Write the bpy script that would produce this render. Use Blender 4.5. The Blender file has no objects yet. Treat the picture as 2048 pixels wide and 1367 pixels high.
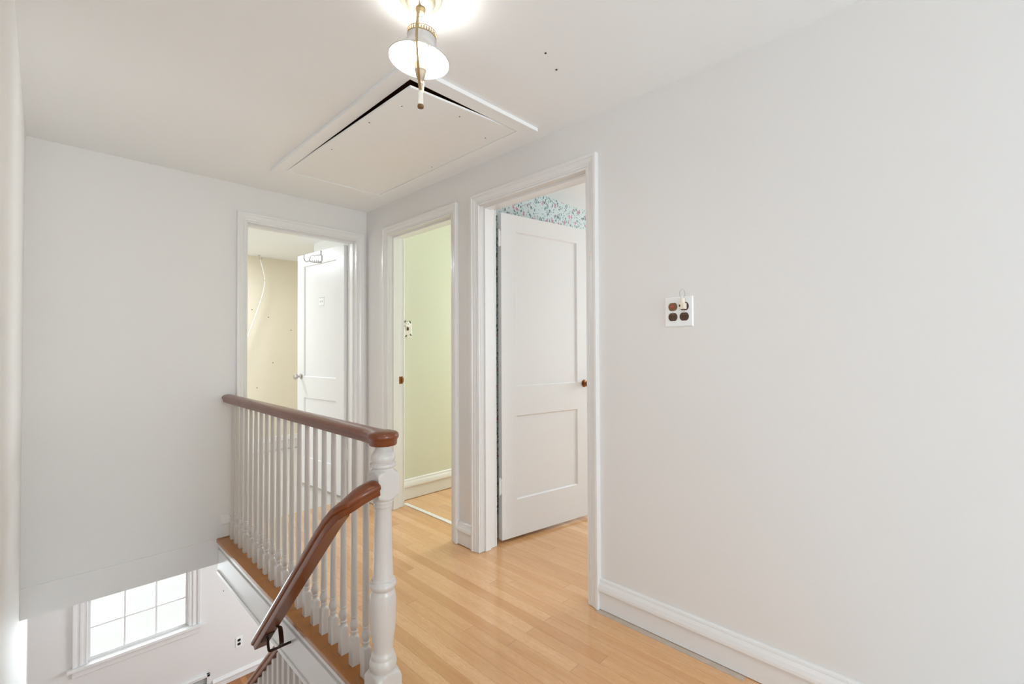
import bpy, bmesh, math, random
from mathutils import Vector, Matrix

random.seed(7)
scene = bpy.context.scene
COL = scene.collection
PI = math.pi

# ------------------------------------------------------------------ dimensions (metres, upper floor at z = 0)
EYE = 1.189
CEIL = 2.281
XR = 1.80            # right wall face
YB = 3.381           # back wall face
XL = -0.07           # left (stairwell) wall face
WT = 0.12            # wall thickness
LOW = -2.531         # lower floor
SLAB = -0.156        # underside of the upper floor
YW = 5.93            # lower window wall face
HEAD = 2.036         # door head


# ------------------------------------------------------------------ materials
def srgb(r, g, b):
    def f(c):
        c /= 255.0
        return c / 12.92 if c <= 0.04045 else ((c + 0.055) / 1.055) ** 2.4
    return (f(r), f(g), f(b), 1.0)


class NT:
    """small helper for building node trees"""
    def __init__(self, name):
        self.m = bpy.data.materials.new(name)
        self.m.use_nodes = True
        self.t = self.m.node_tree
        self.b = self.t.nodes['Principled BSDF']

    def n(self, kind, **kw):
        nd = self.t.nodes.new(kind)
        for k, v in kw.items():
            if k.startswith('i_'):
                key = k[2:]
                nd.inputs[int(key) if key.isdigit() else key].default_value = v
            else:
                setattr(nd, k, v)
        return nd

    def l(self, a, b):
        self.t.links.new(a, b)

    def math(self, op, a, b=None, c=None):
        nd = self.t.nodes.new('ShaderNodeMath')
        nd.operation = op
        for i, v in enumerate((a, b, c)):
            if v is None:
                continue
            if isinstance(v, (int, float)):
                nd.inputs[i].default_value = v
            else:
                self.l(v, nd.inputs[i])
        return nd.outputs[0]

    def mix(self, fac, a, b, blend='MIX'):
        nd = self.t.nodes.new('ShaderNodeMix')
        nd.data_type = 'RGBA'
        nd.blend_type = blend
        for sock, v in ((nd.inputs[0], fac), (nd.inputs[6], a), (nd.inputs[7], b)):
            if isinstance(v, (int, float, tuple)):
                sock.default_value = v
            else:
                self.l(v, sock)
        return nd.outputs[2]

    def ramp(self, fac, stops):
        nd = self.t.nodes.new('ShaderNodeValToRGB')
        cr = nd.color_ramp
        while len(cr.elements) < len(stops):
            cr.elements.new(0.5)
        for e, (p, c) in zip(cr.elements, stops):
            e.position = p
            e.color = c if isinstance(c, tuple) else (c, c, c, 1)
        self.l(fac, nd.inputs[0])
        return nd.outputs[0]


def plain(name, col, rough=0.5, metal=0.0, coat=0.0, bump=0.0, bscale=120.0, var=0.0, vscale=2.0, spec=0.5):
    k = NT(name)
    b = k.b
    b.inputs['Base Color'].default_value = col
    b.inputs['Roughness'].default_value = rough
    b.inputs['Metallic'].default_value = metal
    b.inputs['Coat Weight'].default_value = coat
    b.inputs['Specular IOR Level'].default_value = spec
    tc = k.n('ShaderNodeTexCoord')
    if var > 0:
        nz = k.n('ShaderNodeTexNoise', i_Scale=vscale, i_Detail=4.0)
        k.l(tc.outputs['Object'], nz.inputs['Vector'])
        dark = tuple(c * (1 - var) for c in col[:3]) + (1,)
        k.l(k.mix(nz.outputs['Fac'], dark, col), b.inputs['Base Color'])
    if bump > 0:
        nz = k.n('ShaderNodeTexNoise', i_Scale=bscale, i_Detail=3.0)
        k.l(tc.outputs['Object'], nz.inputs['Vector'])
        bp = k.n('ShaderNodeBump', i_Strength=bump, i_Distance=0.002)
        k.l(nz.outputs['Fac'], bp.inputs['Height'])
        k.l(bp.outputs['Normal'], b.inputs['Normal'])
    return k.m


def wood(name, light, mid, dark, width=0.057, length=1.1, rough=0.3, coat=0.25, axis='Y', seam=0.5, spread=1.0, planks=True):
    """strip-oak boards running along AXIS, in object space"""
    k = NT(name)
    tc = k.n('ShaderNodeTexCoord')
    sx = k.n('ShaderNodeSeparateXYZ')
    k.l(tc.outputs['Object'], sx.inputs[0])
    across = sx.outputs['X'] if axis == 'Y' else sx.outputs['Y']
    along = sx.outputs['Y'] if axis == 'Y' else sx.outputs['X']
    if axis == 'Z':
        across, along = sx.outputs['X'], sx.outputs['Z']
    row_f = k.math('DIVIDE', across, width)
    row = k.math('FLOOR', row_f)
    rfrac = k.math('FRACT', row_f)
    wn = k.n('ShaderNodeTexWhiteNoise', noise_dimensions='1D')
    k.l(row, wn.inputs['W'])
    shift = k.math('MULTIPLY', wn.outputs['Value'], 7.3)
    lf = k.math('ADD', k.math('DIVIDE', along, length), shift)
    li = k.math('FLOOR', lf)
    lfrac = k.math('FRACT', lf)
    cid = k.math('ADD', k.math('MULTIPLY', row, 17.13), k.math('MULTIPLY', li, 3.71))
    w2 = k.n('ShaderNodeTexWhiteNoise', noise_dimensions='1D')
    k.l(cid, w2.inputs['W'])
    rnd = w2.outputs['Value']
    # grain: stretched noise, different on every board
    cv = k.n('ShaderNodeCombineXYZ')
    k.l(k.math('MULTIPLY', across, 34.0), cv.inputs[0])
    k.l(k.math('MULTIPLY', along, 2.6), cv.inputs[1])
    k.l(k.math('MULTIPLY', rnd, 40.0 if planks else 0.0), cv.inputs[2])
    g1 = k.n('ShaderNodeTexNoise', i_Scale=1.0, i_Detail=5.0, i_Roughness=0.6)
    k.l(cv.outputs[0], g1.inputs['Vector'])
    rings = k.math('FRACT', k.math('MULTIPLY', g1.outputs['Fac'], 15.0))
    rings = k.math('ABSOLUTE', k.math('SUBTRACT', k.math('MULTIPLY', rings, 2.0), 1.0))
    cv2 = k.n('ShaderNodeCombineXYZ')
    k.l(k.math('MULTIPLY', across, 900.0), cv2.inputs[0])
    k.l(k.math('MULTIPLY', along, 26.0), cv2.inputs[1])
    k.l(rnd, cv2.inputs[2])
    g2 = k.n('ShaderNodeTexNoise', i_Scale=1.0, i_Detail=2.0)
    k.l(cv2.outputs[0], g2.inputs['Vector'])
    tone = k.math('ADD', k.math('MULTIPLY', rnd, 0.75 * spread), k.math('MULTIPLY', g1.outputs['Fac'], 0.4))
    base = k.ramp(tone, [(0.15, dark), (0.55, mid), (0.95, light)])
    base = k.mix(k.math('MULTIPLY', k.math('POWER', rings, 2.2), 0.55), base, dark)
    base = k.mix(k.math('MULTIPLY', k.ramp(g2.outputs['Fac'], [(0.45, 0.0), (0.75, 1.0)]), 0.42), base, dark)
    if planks:
        e1 = k.math('LESS_THAN', rfrac, 0.018)
        e2 = k.math('LESS_THAN', lfrac, 0.0016)
        sm = k.math('MULTIPLY', k.math('MAXIMUM', e1, e2), seam)
        base = k.mix(sm, base, (0.06, 0.025, 0.008, 1))
    k.l(base, k.b.inputs['Base Color'])
    k.b.inputs['Roughness'].default_value = rough
    k.b.inputs['Coat Weight'].default_value = coat
    k.b.inputs['Coat Roughness'].default_value = 0.13
    bp = k.n('ShaderNodeBump', i_Strength=0.08, i_Distance=0.001)
    k.l(g2.outputs['Fac'], bp.inputs['Height'])
    k.l(bp.outputs['Normal'], k.b.inputs['Normal'])
    return k.m


def wallpaper(name):
    k = NT(name)
    tc = k.n('ShaderNodeTexCoord')
    ground = srgb(208, 219, 218)
    # warp for leaf shapes
    nz = k.n('ShaderNodeTexNoise', i_Scale=55.0, i_Detail=2.0)
    k.l(tc.outputs['Object'], nz.inputs['Vector'])
    wv = k.n('ShaderNodeMix', data_type='VECTOR')
    wv.inputs[0].default_value = 0.018
    k.l(tc.outputs['Object'], wv.inputs[4])
    k.l(nz.outputs['Color'], wv.inputs[5])

    def spots(scale, size, off, stretch=(1, 1, 1)):
        mp = k.n('ShaderNodeMapping')
        mp.inputs['Location'].default_value = off
        mp.inputs['Scale'].default_value = stretch
        k.l(wv.outputs[1], mp.inputs['Vector'])
        v = k.n('ShaderNodeTexVoronoi', i_Scale=scale)
        k.l(mp.outputs[0], v.inputs['Vector'])
        return k.ramp(v.outputs['Distance'], [(size * 0.8, 1.0), (size, 0.0)]), v
    s1, v1 = spots(52, 0.36, (0.3, 0.2, 0.1), (1.0, 1.0, 0.62))
    s2, v2 = spots(75, 0.28, (1.3, 0.7, 2.1), (0.7, 1.0, 1.0))
    s3, v3 = spots(19, 0.27, (2.0, 0.0, 0.4), (1.2, 1.2, 0.75))
    s4, v4 = spots(90, 0.42, (4.0, 1.0, 0.4))
    leaf = k.ramp(v1.outputs['Color'], [(0.2, srgb(70, 112, 108)), (0.6, srgb(112, 150, 142)), (0.9, srgb(60, 88, 96))])
    c = k.mix(k.math('MULTIPLY', s1, 0.85), ground, leaf)
    c = k.mix(k.math('MULTIPLY', s2, 0.8), c, srgb(84, 92, 102))
    pet = k.mix(s4, srgb(196, 132, 158), srgb(222, 186, 196))
    c = k.mix(s3, c, pet)
    k.l(c, k.b.inputs['Base Color'])
    k.b.inputs['Roughness'].default_value = 0.7
    return k.m


def emit(name, col, strength):
    k = NT(name)
    k.b.inputs['Base Color'].default_value = col
    k.b.inputs['Emission Color'].default_value = col
    k.b.inputs['Emission Strength'].default_value = strength
    return k.m


def glass(name, ior=1.35, tint=(0.97, 0.985, 0.98, 1)):
    """thin clear pane: mostly see-through with a little mirror"""
    k = NT(name)
    tr = k.n('ShaderNodeBsdfTransparent')
    tr.inputs[0].default_value = tint
    gl = k.n('ShaderNodeBsdfGlossy', i_Roughness=0.02)
    fr = k.n('ShaderNodeFresnel', i_IOR=ior)
    mx = k.n('ShaderNodeMixShader')
    k.l(fr.outputs[0], mx.inputs[0])
    k.l(tr.outputs[0], mx.inputs[1])
    k.l(gl.outputs[0], mx.inputs[2])
    k.l(mx.outputs[0], k.t.nodes['Material Output'].inputs['Surface'])
    return k.m


M = {}
M['wall'] = plain('wall_paint', srgb(226, 224, 222), 0.55, bump=0.06, bscale=90, var=0.015, vscale=1.2)
M['ceiling'] = plain('ceiling_paint', srgb(243, 245, 246), 0.7, bump=0.05, bscale=60, var=0.012)
M['trim'] = plain('white_trim_paint', srgb(228, 227, 226), 0.28, coat=0.15, bump=0.04, bscale=35)
M['door'] = plain('white_door_paint', srgb(230, 230, 230), 0.33, coat=0.1, bump=0.03, bscale=40)
M['rail_white'] = plain('white_railing_paint', srgb(202, 197, 192), 0.3, coat=0.15, bump=0.05, bscale=60)
M['yellow'] = plain('yellow_wall_paint', srgb(232, 224, 206), 0.6, bump=0.05, bscale=80, var=0.02)
M['green'] = plain('green_wall_paint', srgb(216, 218, 200), 0.6, bump=0.05, bscale=80, var=0.02)
M['paper'] = wallpaper('floral_wallpaper')
M['oak'] = wood('oak_floor', srgb(248, 216, 172), srgb(243, 200, 150), srgb(206, 150, 94), spread=0.32, rough=0.3, coat=0.8)
M['oak_low'] = wood('lower_oak_floor', srgb(190, 130, 76), srgb(170, 108, 58), srgb(140, 84, 40))
M['nosing'] = wood('oak_nosing', srgb(196, 136, 66), srgb(178, 116, 50), srgb(140, 84, 30), width=0.5, length=2.0, spread=0.3)
M['tread'] = wood('oak_tread', srgb(196, 136, 66), srgb(178, 116, 50), srgb(140, 84, 30), width=0.07, axis='X')
M['rail_brown'] = wood('handrail_stain', srgb(172, 100, 50), srgb(150, 80, 38), srgb(100, 48, 22), width=0.4, length=3.0,
                       rough=0.3, coat=0.22, spread=0.2, planks=False)
M['black_iron'] = plain('dark_bronze_metal', srgb(52, 30, 22), 0.35, metal=0.6)
M['silver'] = plain('worn_nickel', srgb(196, 190, 184), 0.28, metal=0.9, var=0.1, vscale=60)
M['hookgrey'] = plain('dull_zinc', srgb(168, 166, 164), 0.4, metal=0.5)
M['brass'] = plain('aged_brass', srgb(184, 162, 120), 0.4, metal=0.7, var=0.15, vscale=50)
M['copper'] = plain('aged_copper', srgb(150, 98, 60), 0.32, metal=0.85, var=0.2, vscale=80)
M['canopy'] = plain('distressed_white_gold', srgb(182, 170, 152), 0.45, metal=0.2, var=0.35, vscale=90)
M['ivory'] = plain('ivory_enamel', srgb(232, 228, 220), 0.35, coat=0.3)
M['shade_out'] = plain('shade_enamel_grey', srgb(206, 204, 202), 0.35, metal=0.2)
M['shade_in'] = plain('shade_enamel_white', srgb(250, 250, 248), 0.4)
M['hole'] = plain('dark_hole', srgb(66, 58, 52), 0.9)
M['attic'] = wood('attic_timber', srgb(200, 140, 92), srgb(180, 112, 66), srgb(120, 66, 36), width=0.2, coat=0, rough=0.8)
M['plate'] = plain('white_plate_plastic', srgb(236, 238, 238), 0.3)
M['recept'] = plain('brown_bakelite', srgb(74, 44, 30), 0.3, coat=0.3)
M['recept_tan'] = plain('tan_bakelite', srgb(122, 96, 66), 0.35)
M['red'] = plain('red_cap_plastic', srgb(168, 74, 58), 0.25, coat=0.3)
M['slot'] = plain('dark_slot', srgb(24, 16, 14), 0.6)
M['cream'] = plain('cream_plastic', srgb(230, 221, 204), 0.35)
M['glass'] = glass('window_glass')
M['shoe'] = plain('bare_scuffed_strip', srgb(206, 190, 174), 0.7, var=0.3, vscale=30)
M['cordw'] = plain('white_cord', srgb(246, 244, 240), 0.5)
M['grille'] = plain('grey_grille', srgb(196, 196, 194), 0.5)
M['bulb'] = emit('lit_bulb', (1.0, 0.97, 0.92, 1), 180.0)
M['ground'] = plain('pale_lawn', srgb(238, 238, 236), 0.9, var=0.12, vscale=1.5)
M['leafg'] = plain('switch_flower_green', srgb(70, 92, 60), 0.5)
M['tip'] = plain('lamp_tip_bronze', srgb(120, 92, 64), 0.4, metal=0.6)
M['glare_floor'] = plain('floor_painted_glare', srgb(206, 201, 197), 0.3, coat=0.3, var=0.05)  # glare from the window and white door put into the floor colour
M['carpet'] = plain('added_pale_carpet', srgb(206, 206, 206), 0.95, bump=0.4, bscale=400)  # carpet added out of view to weaken the orange floor bounce
M['clear_bulb'] = glass('clear_bulb_glass', 1.10, (1, 1, 1, 1))
M['thresh'] = plain('pale_threshold', srgb(238, 234, 232), 0.3, coat=0.2)


# ------------------------------------------------------------------ mesh helpers
def bx(bm, x0, x1, y0, y1, z0, z1, mi=0, mat=None):
    if x1 < x0: x0, x1 = x1, x0
    if y1 < y0: y0, y1 = y1, y0
    if z1 < z0: z0, z1 = z1, z0
    vs = [bm.verts.new(((mat @ Vector((x, y, z))) if mat else (x, y, z))) for x in (x0, x1) for y in (y0, y1) for z in (z0, z1)]
    for f in ((0, 1, 3, 2), (4, 6, 7, 5), (0, 4, 5, 1), (2, 3, 7, 6), (0, 2, 6, 4), (1, 5, 7, 3)):
        fc = bm.faces.new([vs[i] for i in f])
        fc.material_index = mi


def lathe(bm, prof, center=(0, 0, 0), seg=32, clip=None, mat=None, cap=True):
    """prof: list of (radius, height[, half square]) ; a half square cuts the turning square"""
    rings = []
    for p in prof:
        r, z = p[0], p[1]
        sq = p[2] if len(p) > 2 else None
        ring = []
        for i in range(seg):
            a = 2 * PI * i / seg
            rr = r
            if sq:
                rr = min(r, sq / max(abs(math.cos(a)), abs(math.sin(a))))
            v = Vector((center[0] + rr * math.cos(a), center[1] + rr * math.sin(a), center[2] + z))
            ring.append(bm.verts.new(mat @ v if mat else v))
        rings.append(ring)
    for a, b in zip(rings, rings[1:]):
        for i in range(seg):
            bm.faces.new((a[i], a[(i + 1) % seg], b[(i + 1) % seg], b[i]))
    if cap:
        for ring in (rings[0], rings[-1]):
            try:
                bm.faces.new(ring)
            except ValueError:
                pass


def sweep(bm, path, prof, closed=True, up=Vector((0, 0, 1)), caps=True, plumb=False):
    """sweep a 2-D profile (right, up) along a list of points"""
    P = [Vector(p) for p in path]
    rings = []
    for i, p in enumerate(P):
        t = (P[min(i + 1, len(P) - 1)] - P[max(i - 1, 0)]).normalized()
        r = t.cross(up)
        if r.length < 1e-6:
            r = Vector((1, 0, 0))
        r.normalize()
        u = Vector(up) if plumb else r.cross(t).normalized()
        rings.append([bm.verts.new(p + r * a + u * b) for a, b in prof])
    n = len(prof)
    for a, b in zip(rings, rings[1:]):
        for i in range(n if closed else n - 1):
            bm.faces.new((a[i], a[(i + 1) % n], b[(i + 1) % n], b[i]))
    if caps and closed:
        bm.faces.new(rings[0][::-1])
        bm.faces.new(rings[-1])


def tube(bm, path, r, seg=10, rx=None):
    prof = [((rx or r) * math.cos(2 * PI * i / seg), r * math.sin(2 * PI * i / seg)) for i in range(seg)]
    sweep(bm, path, prof)


def bez(pts, n=8):
    """Catmull-Rom through the points"""
    P = [Vector(p) for p in pts]
    out = []
    for i in range(len(P) - 1):
        p0, p1, p2, p3 = P[max(i - 1, 0)], P[i], P[i + 1], P[min(i + 2, len(P) - 1)]
        for j in range(n):
            t = j / n
            out.append(0.5 * ((2 * p1) + (p2 - p0) * t + (2 * p0 - 5 * p1 + 4 * p2 - p3) * t * t + (-p0 + 3 * p1 - 3 * p2 + p3) * t ** 3))
    out.append(P[-1])
    return out


def obj(name, bm, mats, parent=None, smooth=False, bevel=0.0, loc=None):
    bmesh.ops.recalc_face_normals(bm, faces=bm.faces[:])
    me = bpy.data.meshes.new(name)
    bm.to_mesh(me)
    bm.free()
    for m in (mats if isinstance(mats, (list, tuple)) else [mats]):
        me.materials.append(M[m])
    o = bpy.data.objects.new(name, me)
    COL.objects.link(o)
    if parent is not None:
        o.parent = parent
    if loc is not None:
        o.location = loc
    if smooth:
        for p in me.polygons:
            p.use_smooth = True
        try:
            me.set_sharp_from_angle(angle=math.radians(38))
        except Exception:
            pass
    if bevel > 0:
        md = o.modifiers.new('bevel', 'BEVEL')
        md.width = bevel
        md.segments = 2
        md.limit_method = 'ANGLE'
        md.angle_limit = math.radians(50)
    return o


def tag(o, label, cat, group=None, kind=None):
    o['label'] = label
    o['category'] = cat
    if group:
        o['group'] = group
    if kind:
        o['kind'] = kind
    return o


def thing(name, label, cat, loc=(0, 0, 0), rotz=0.0, group=None, kind=None):
    o = bpy.data.objects.new(name, None)
    COL.objects.link(o)
    o.location = loc
    o.rotation_euler = (0, 0, rotz)
    o.empty_display_size = 0.05
    return tag(o, label, cat, group, kind)


def boxes(name, lst, mat, parent=None, bevel=0.0):
    bm = bmesh.new()
    for b in lst:
        bx(bm, *b)
    return obj(name, bm, mat, parent, bevel=bevel)


def struct(o, label, cat):
    return tag(o, label, cat, kind='structure')


# ================================================================== SHELL
# --- right wall with two door openings
D3 = (1.262, 2.024)     # near door in the right wall (along y)
D2 = (2.286, 3.040)     # far door in the right wall
D1 = (0.945, 1.708)     # door in the back wall (along x)
R0, R1 = XR, XR + WT
J = 0.006
struct(boxes('wall_right', [
    (R0, R1, -4.2, D3[0] - J, 0, CEIL), (R0, R1, D3[1] + J, D2[0] - J, 0, CEIL), (R0, R1, D2[1] + J, YB + WT, 0, CEIL),
    (R0, R1, D3[0] - J, D3[1] + J, HEAD + J, CEIL), (R0, R1, D2[0] - J, D2[1] + J, HEAD + J, CEIL)], 'wall'),
    'long off-white wall with two doorways and a power outlet', 'wall')
B0, B1 = YB, YB + WT
struct(boxes('wall_back', [
    (XL, D1[0] - J, B0, B1, 0, CEIL), (D1[1] + J, R0, B0, B1, 0, CEIL), (D1[0] - J, D1[1] + J, B0, B1, HEAD + J, CEIL)], 'wall'),
    'off-white wall above the stairwell with one doorway', 'wall')
struct(boxes('wall_left', [(XL - WT, XL, 0.95, B1, SLAB, CEIL), (XL - WT, XL, 0.95, YW, LOW, SLAB)], 'wall'), 'tall white wall along the open stairwell', 'wall')
# hall behind the camera
struct(boxes('wall_return', [(-2.4, XL - WT, 0.95, 0.95 + WT, 0, CEIL)], 'wall'), 'off-white wall turning away from the stairwell', 'wall')
struct(boxes('wall_rear', [(-2.4, -0.35, -4.32, -4.2, 0, CEIL), (1.55, R1, -4.32, -4.2, 0, CEIL), (-0.35, 1.55, -4.32, -4.2, 0, 0.55),
                           (-0.35, 1.55, -4.32, -4.2, 2.05, CEIL)], 'wall'), 'off-white wall behind the landing', 'wall')
wy0, wy1, wz0, wz1 = -1.25, 0.65, 0.55, 1.98
struct(boxes('wall_far_left', [
    (-2.52, -2.4, -4.32, wy0, 0, CEIL), (-2.52, -2.4, wy1, 1.07, 0, CEIL), (-2.52, -2.4, wy0, wy1, 0, wz0),
    (-2.52, -2.4, wy0, wy1, wz1, CEIL)], 'wall'), 'off-white wall with the landing window', 'wall')

# --- ceiling of the hall with the hatch hole
HX = (1.016, 1.632)
HY = (1.557, 2.886)
cl = boxes('ceiling', [
    (-2.52, HX[0], -4.32, YB + WT, CEIL, CEIL + 0.1), (HX[1], R1, -4.32, YB + WT, CEIL, CEIL + 0.1),
    (HX[0], HX[1], -4.32, HY[0], CEIL, CEIL + 0.1), (HX[0], HX[1], HY[1], YB + WT, CEIL, CEIL + 0.1)], 'ceiling')
struct(cl, 'off-white ceiling over the landing', 'ceiling')
for x, y in ((1.291, 1.084), (1.398, 1.119)):
    bm = bmesh.new()
    lathe(bm, [(0.0, 0), (0.0042, 0), (0.0042, -0.0015), (0.0, -0.0015)], (x, y, CEIL), 10, cap=False)
    obj('screw_hole', bm, 'hole', cl)

# --- floors
struct(boxes('floor', [
    (-2.4, 0.858, -4.2, 1.40, -0.02, 0), (0.858, R0, -4.2, B0, -0.02, 0), (0.939, D1[1] + J, B0, B1, -0.02, 0),
    (R0, R1, D3[0] - J, D3[1] + J, -0.02, 0), (R0, R1, D2[0] - J, D2[1] + J, -0.02, 0),
    (R1, 4.7, -0.6, 3.3, -0.02, 0)], 'oak'),
    'honey oak strip floor of the landing and bedrooms', 'floor')
struct(boxes('floor_yellow_room', [(-1.6, 3.2, B1, 5.97, -0.02, -0.0005)], 'glare_floor'), 'yellow room floor with window glare put into its pale colour', 'floor')
struct(boxes('floor_added_carpet', [(-2.4, XR - 0.03, -4.2, 0.20, 0.0, 0.006)], 'carpet'), 'added pale grey carpet, out of view, that cuts orange bounce from the oak', 'floor')
struct(boxes('ceiling_lower', [
    (-2.4, 0.81, -4.2, 1.38, SLAB, -0.02), (0.81, R1, -4.2, B0, SLAB, -0.02), (XL, 3.2, B0, YW, SLAB, -0.02),
    (R1, 4.7, -0.6, B0, SLAB, -0.02)], 'wall'), 'white ceiling slab of the lower hall', 'ceiling')
struct(boxes('floor_lower', [(XL, 3.5, 0.6, YW, LOW - 0.05, LOW)], 'oak_low'), 'brown wood floor of the lower hall', 'floor')
struct(boxes('trim_nosing', [(0.777, 0.858, 1.40, B0, -0.022, 0.001)], 'nosing', bevel=0.004),
       'orange oak edge board under the white balusters', 'trim')
struct(boxes('trim_header', [(XL, 0.788, B0 - 0.006, B0, SLAB, 0.0)], 'wall'),
       'white board across the back of the stairwell at floor level', 'trim')
# apron beside the stairwell
bm = bmesh.new()
bx(bm, 0.787, 0.81, 1.38, B0, -0.052, -0.022)
bx(bm, 0.797, 0.81, 1.38, B0, -0.066, -0.052)
bx(bm, 0.786, 0.81, 1.38, B0, -0.196, -0.066)
bx(bm, 0.780, 0.862, 1.38, B0, -0.216, -0.196)
bx(bm, 0.81, 0.862, 1.38, B0, -0.196, SLAB)
struct(obj('trim_apron', bm, 'trim', bevel=0.002), 'white moulded apron board under the oak floor edge', 'trim')

# --- lower storey walls
WX = (0.318, 1.114)
WZ = (LOW + 0.785, LOW + 2.05)
struct(boxes('wall_lower', [
    (XL, WX[0], YW, YW + WT, LOW, SLAB), (WX[1], 3.5, YW, YW + WT, LOW, SLAB),
    (WX[0], WX[1], YW, YW + WT, LOW, WZ[0]), (WX[0], WX[1], YW, YW + WT, WZ[1], SLAB)], 'wall'),
    'white wall of the lower hall with a window', 'wall')
struct(boxes('wall_lower_right', [(3.5, 3.6, 0.6, YW, LOW, SLAB)], 'wall'), 'white side wall of the lower hall', 'wall')
struct(boxes('wall_lower_near', [(XL, 3.5, 0.5, 0.6, LOW, SLAB)], 'wall'), 'white wall beneath the landing', 'wall')

# --- staircase going down away from the landing
bm = bmesh.new()
rise, run, nst = -LOW / 13, 0.21, 12
for i in range(nst):
    y0 = 1.40 + run * i
    zt = -rise * (i + 1)
    bx(bm, XL, 0.81, y0 - 0.02, y0 + run, zt - 0.03, zt, 0)
    bx(bm, XL, 0.81, y0, y0 + 0.02, zt, zt + rise - 0.03, 1)
    bx(bm, XL, 0.81, y0, y0 + run, zt - 0.2, zt - 0.03, 1)
struct(obj('stairs', bm, ['tread', 'trim']), 'oak treads and white risers going down the stairwell', 'stairs')

# --- room behind the back doorway (yellow)
struct(boxes('wall_yellow', [(-1.6, 3.2, 5.85, 5.97, 0, CEIL), (2.6, 2.7, B1, 5.85, 0, CEIL), (1.95, 2.6, B1, 4.76, 0, 2.05)], 'yellow'),
       'plain yellow wall behind the open white door', 'wall')
struct(boxes('wall_yellow_side', [(-1.72, -1.6, B1 - WT, 3.8, 0, CEIL), (-1.72, -1.6, 5.3, 5.97, 0, CEIL), (-1.72, -1.6, 3.8, 5.3, 0, 0.7),
                                  (-1.72, -1.6, 3.8, 5.3, 2.0, CEIL), (-1.6, XL - WT, B1 - WT, B1, 0, CEIL)], 'yellow'),
       'yellow wall with the bedroom window', 'wall')
struct(boxes('ceiling_yellow', [(-1.72, 3.2, B1, 5.97, CEIL, CEIL + 0.1)], 'ceiling'), 'white ceiling above the yellow wall', 'ceiling')
struct(boxes('wall_soffit', [(1.95, 2.6, B1, 4.76, 2.05, CEIL)], 'ceiling'), 'white soffit above the open back door', 'soffit')

# --- green room
GY = 3.165
struct(boxes('wall_green', [(R1, 4.7, GY, GY + WT, 0, CEIL)], 'green'), 'pale green wall seen through the narrow doorway', 'wall')
PY = 2.115
struct(boxes('wall_floral', [(R1, 4.7, PY, PY + 0.03, 0, CEIL)], 'paper'), 'blue floral wallpaper behind the nearest door', 'wall')
struct(boxes('wall_partition', [(R1, 4.7, PY + 0.03, PY + 0.1, 0, CEIL)], 'green'), 'green partition between the two side rooms', 'wall')
struct(boxes('ceiling_side', [(R1, 4.7, -0.6, GY + WT, CEIL, CEIL + 0.1)], 'ceiling'), 'grey-white ceiling of the side bedrooms', 'ceiling')
struct(boxes('wall_side_rear', [(R1, 4.7, -0.72, -0.6, 0, CEIL)], 'paper'), 'papered wall at the rear of the side bedroom', 'wall')
struct(boxes('wall_side_far', [
    (4.7, 4.8, -0.72, -0.1, 0, CEIL), (4.7, 4.8, 1.3, 2.3, 0, CEIL), (4.7, 4.8, 3.05, 3.3, 0, CEIL),
    (4.7, 4.8, -0.1, 1.3, 0, 0.7), (4.7, 4.8, -0.1, 1.3, 2.0, CEIL), (4.7, 4.8, 2.3, 3.05, 0, 0.9), (4.7, 4.8, 2.3, 3.05, 2.0, CEIL)], 'wall'),
    'window wall of the side bedrooms', 'wall')

# --- outdoors
struct(boxes('ground_outside', [(-14, 16, 6.4, 40, LOW - 0.6, LOW - 0.4)], 'ground'), 'pale lawn outside the lower window', 'ground')


# ================================================================== MOULDINGS
def frame_moulding(bm, origin, u, n, u0, u1, z0, zt, prof):
    """mitred casing on three sides; prof: (offset outwards, thickness)"""
    O, U, N = Vector(origin), Vector(u), Vector(n)
    loops = []
    for a, t in prof:
        loops.append([bm.verts.new(O + U * uu + N * t + Vector((0, 0, zz))) for uu, zz in
                      ((u0 - a, z0), (u0 - a, zt + a), (u1 + a, zt + a), (u1 + a, z0))])
    for A, B in zip(loops, loops[1:]):
        for i in range(3):
            bm.faces.new((A[i], A[i + 1], B[i + 1], B[i]))
    for i in (0, 3):
        bm.faces.new([lp[i] for lp in loops])


CASING = [(0.0, -0.001), (0.0, 0.009), (0.0015, 0.0115), (0.006, 0.0125), (0.009, 0.010), (0.0105, 0.010), (0.012, 0.0135), (0.018, 0.0145),
          (0.0205, 0.0125), (0.022, 0.0125), (0.026, 0.0150), (0.036, 0.0185), (0.046, 0.0200), (0.0475, 0.0230), (0.051, 0.0250),
          (0.061, 0.0250), (0.064, 0.0225), (0.064, -0.001)]


def doorway(name, origin, u, n, u0, u1, label):
    """casing on the hall side, with a jamb lining as its child"""
    bm = bmesh.new()
    frame_moulding(bm, origin, u, n, u0, u1, 0.0015, HEAD, CASING)
    O, U, N = Vector(origin), Vector(u), Vector(n)
    frame_moulding(bm, O - N * WT, u, -N, u0, u1, 0.0015, HEAD, CASING)
    t = obj(name, bm, 'trim')
    struct(t, label, 'door trim')
    bm = bmesh.new()
    for d0, d1, th in ((-0.0005, WT + 0.0005, 0.0), (0.03, 0.074, 0.012)):
        prof = [(J - 0.0005, d0), (-th, d0), (-th, d1), (J - 0.0005, d1)]
        lo = []
        for a, d in prof:
            lo.append([bm.verts.new(O + U * uu - N * d + Vector((0, 0, zz))) for uu, zz in
                       ((u0 - a, 0.0015), (u0 - a, HEAD + a), (u1 + a, HEAD + a), (u1 + a, 0.0015))])
        for A, B in zip(lo, lo[1:] + lo[:1]):
            for i in range(3):
                bm.faces.new((A[i], A[i + 1], B[i + 1], B[i]))
    obj('jamb', bm, 'trim', t)
    return t


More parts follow.
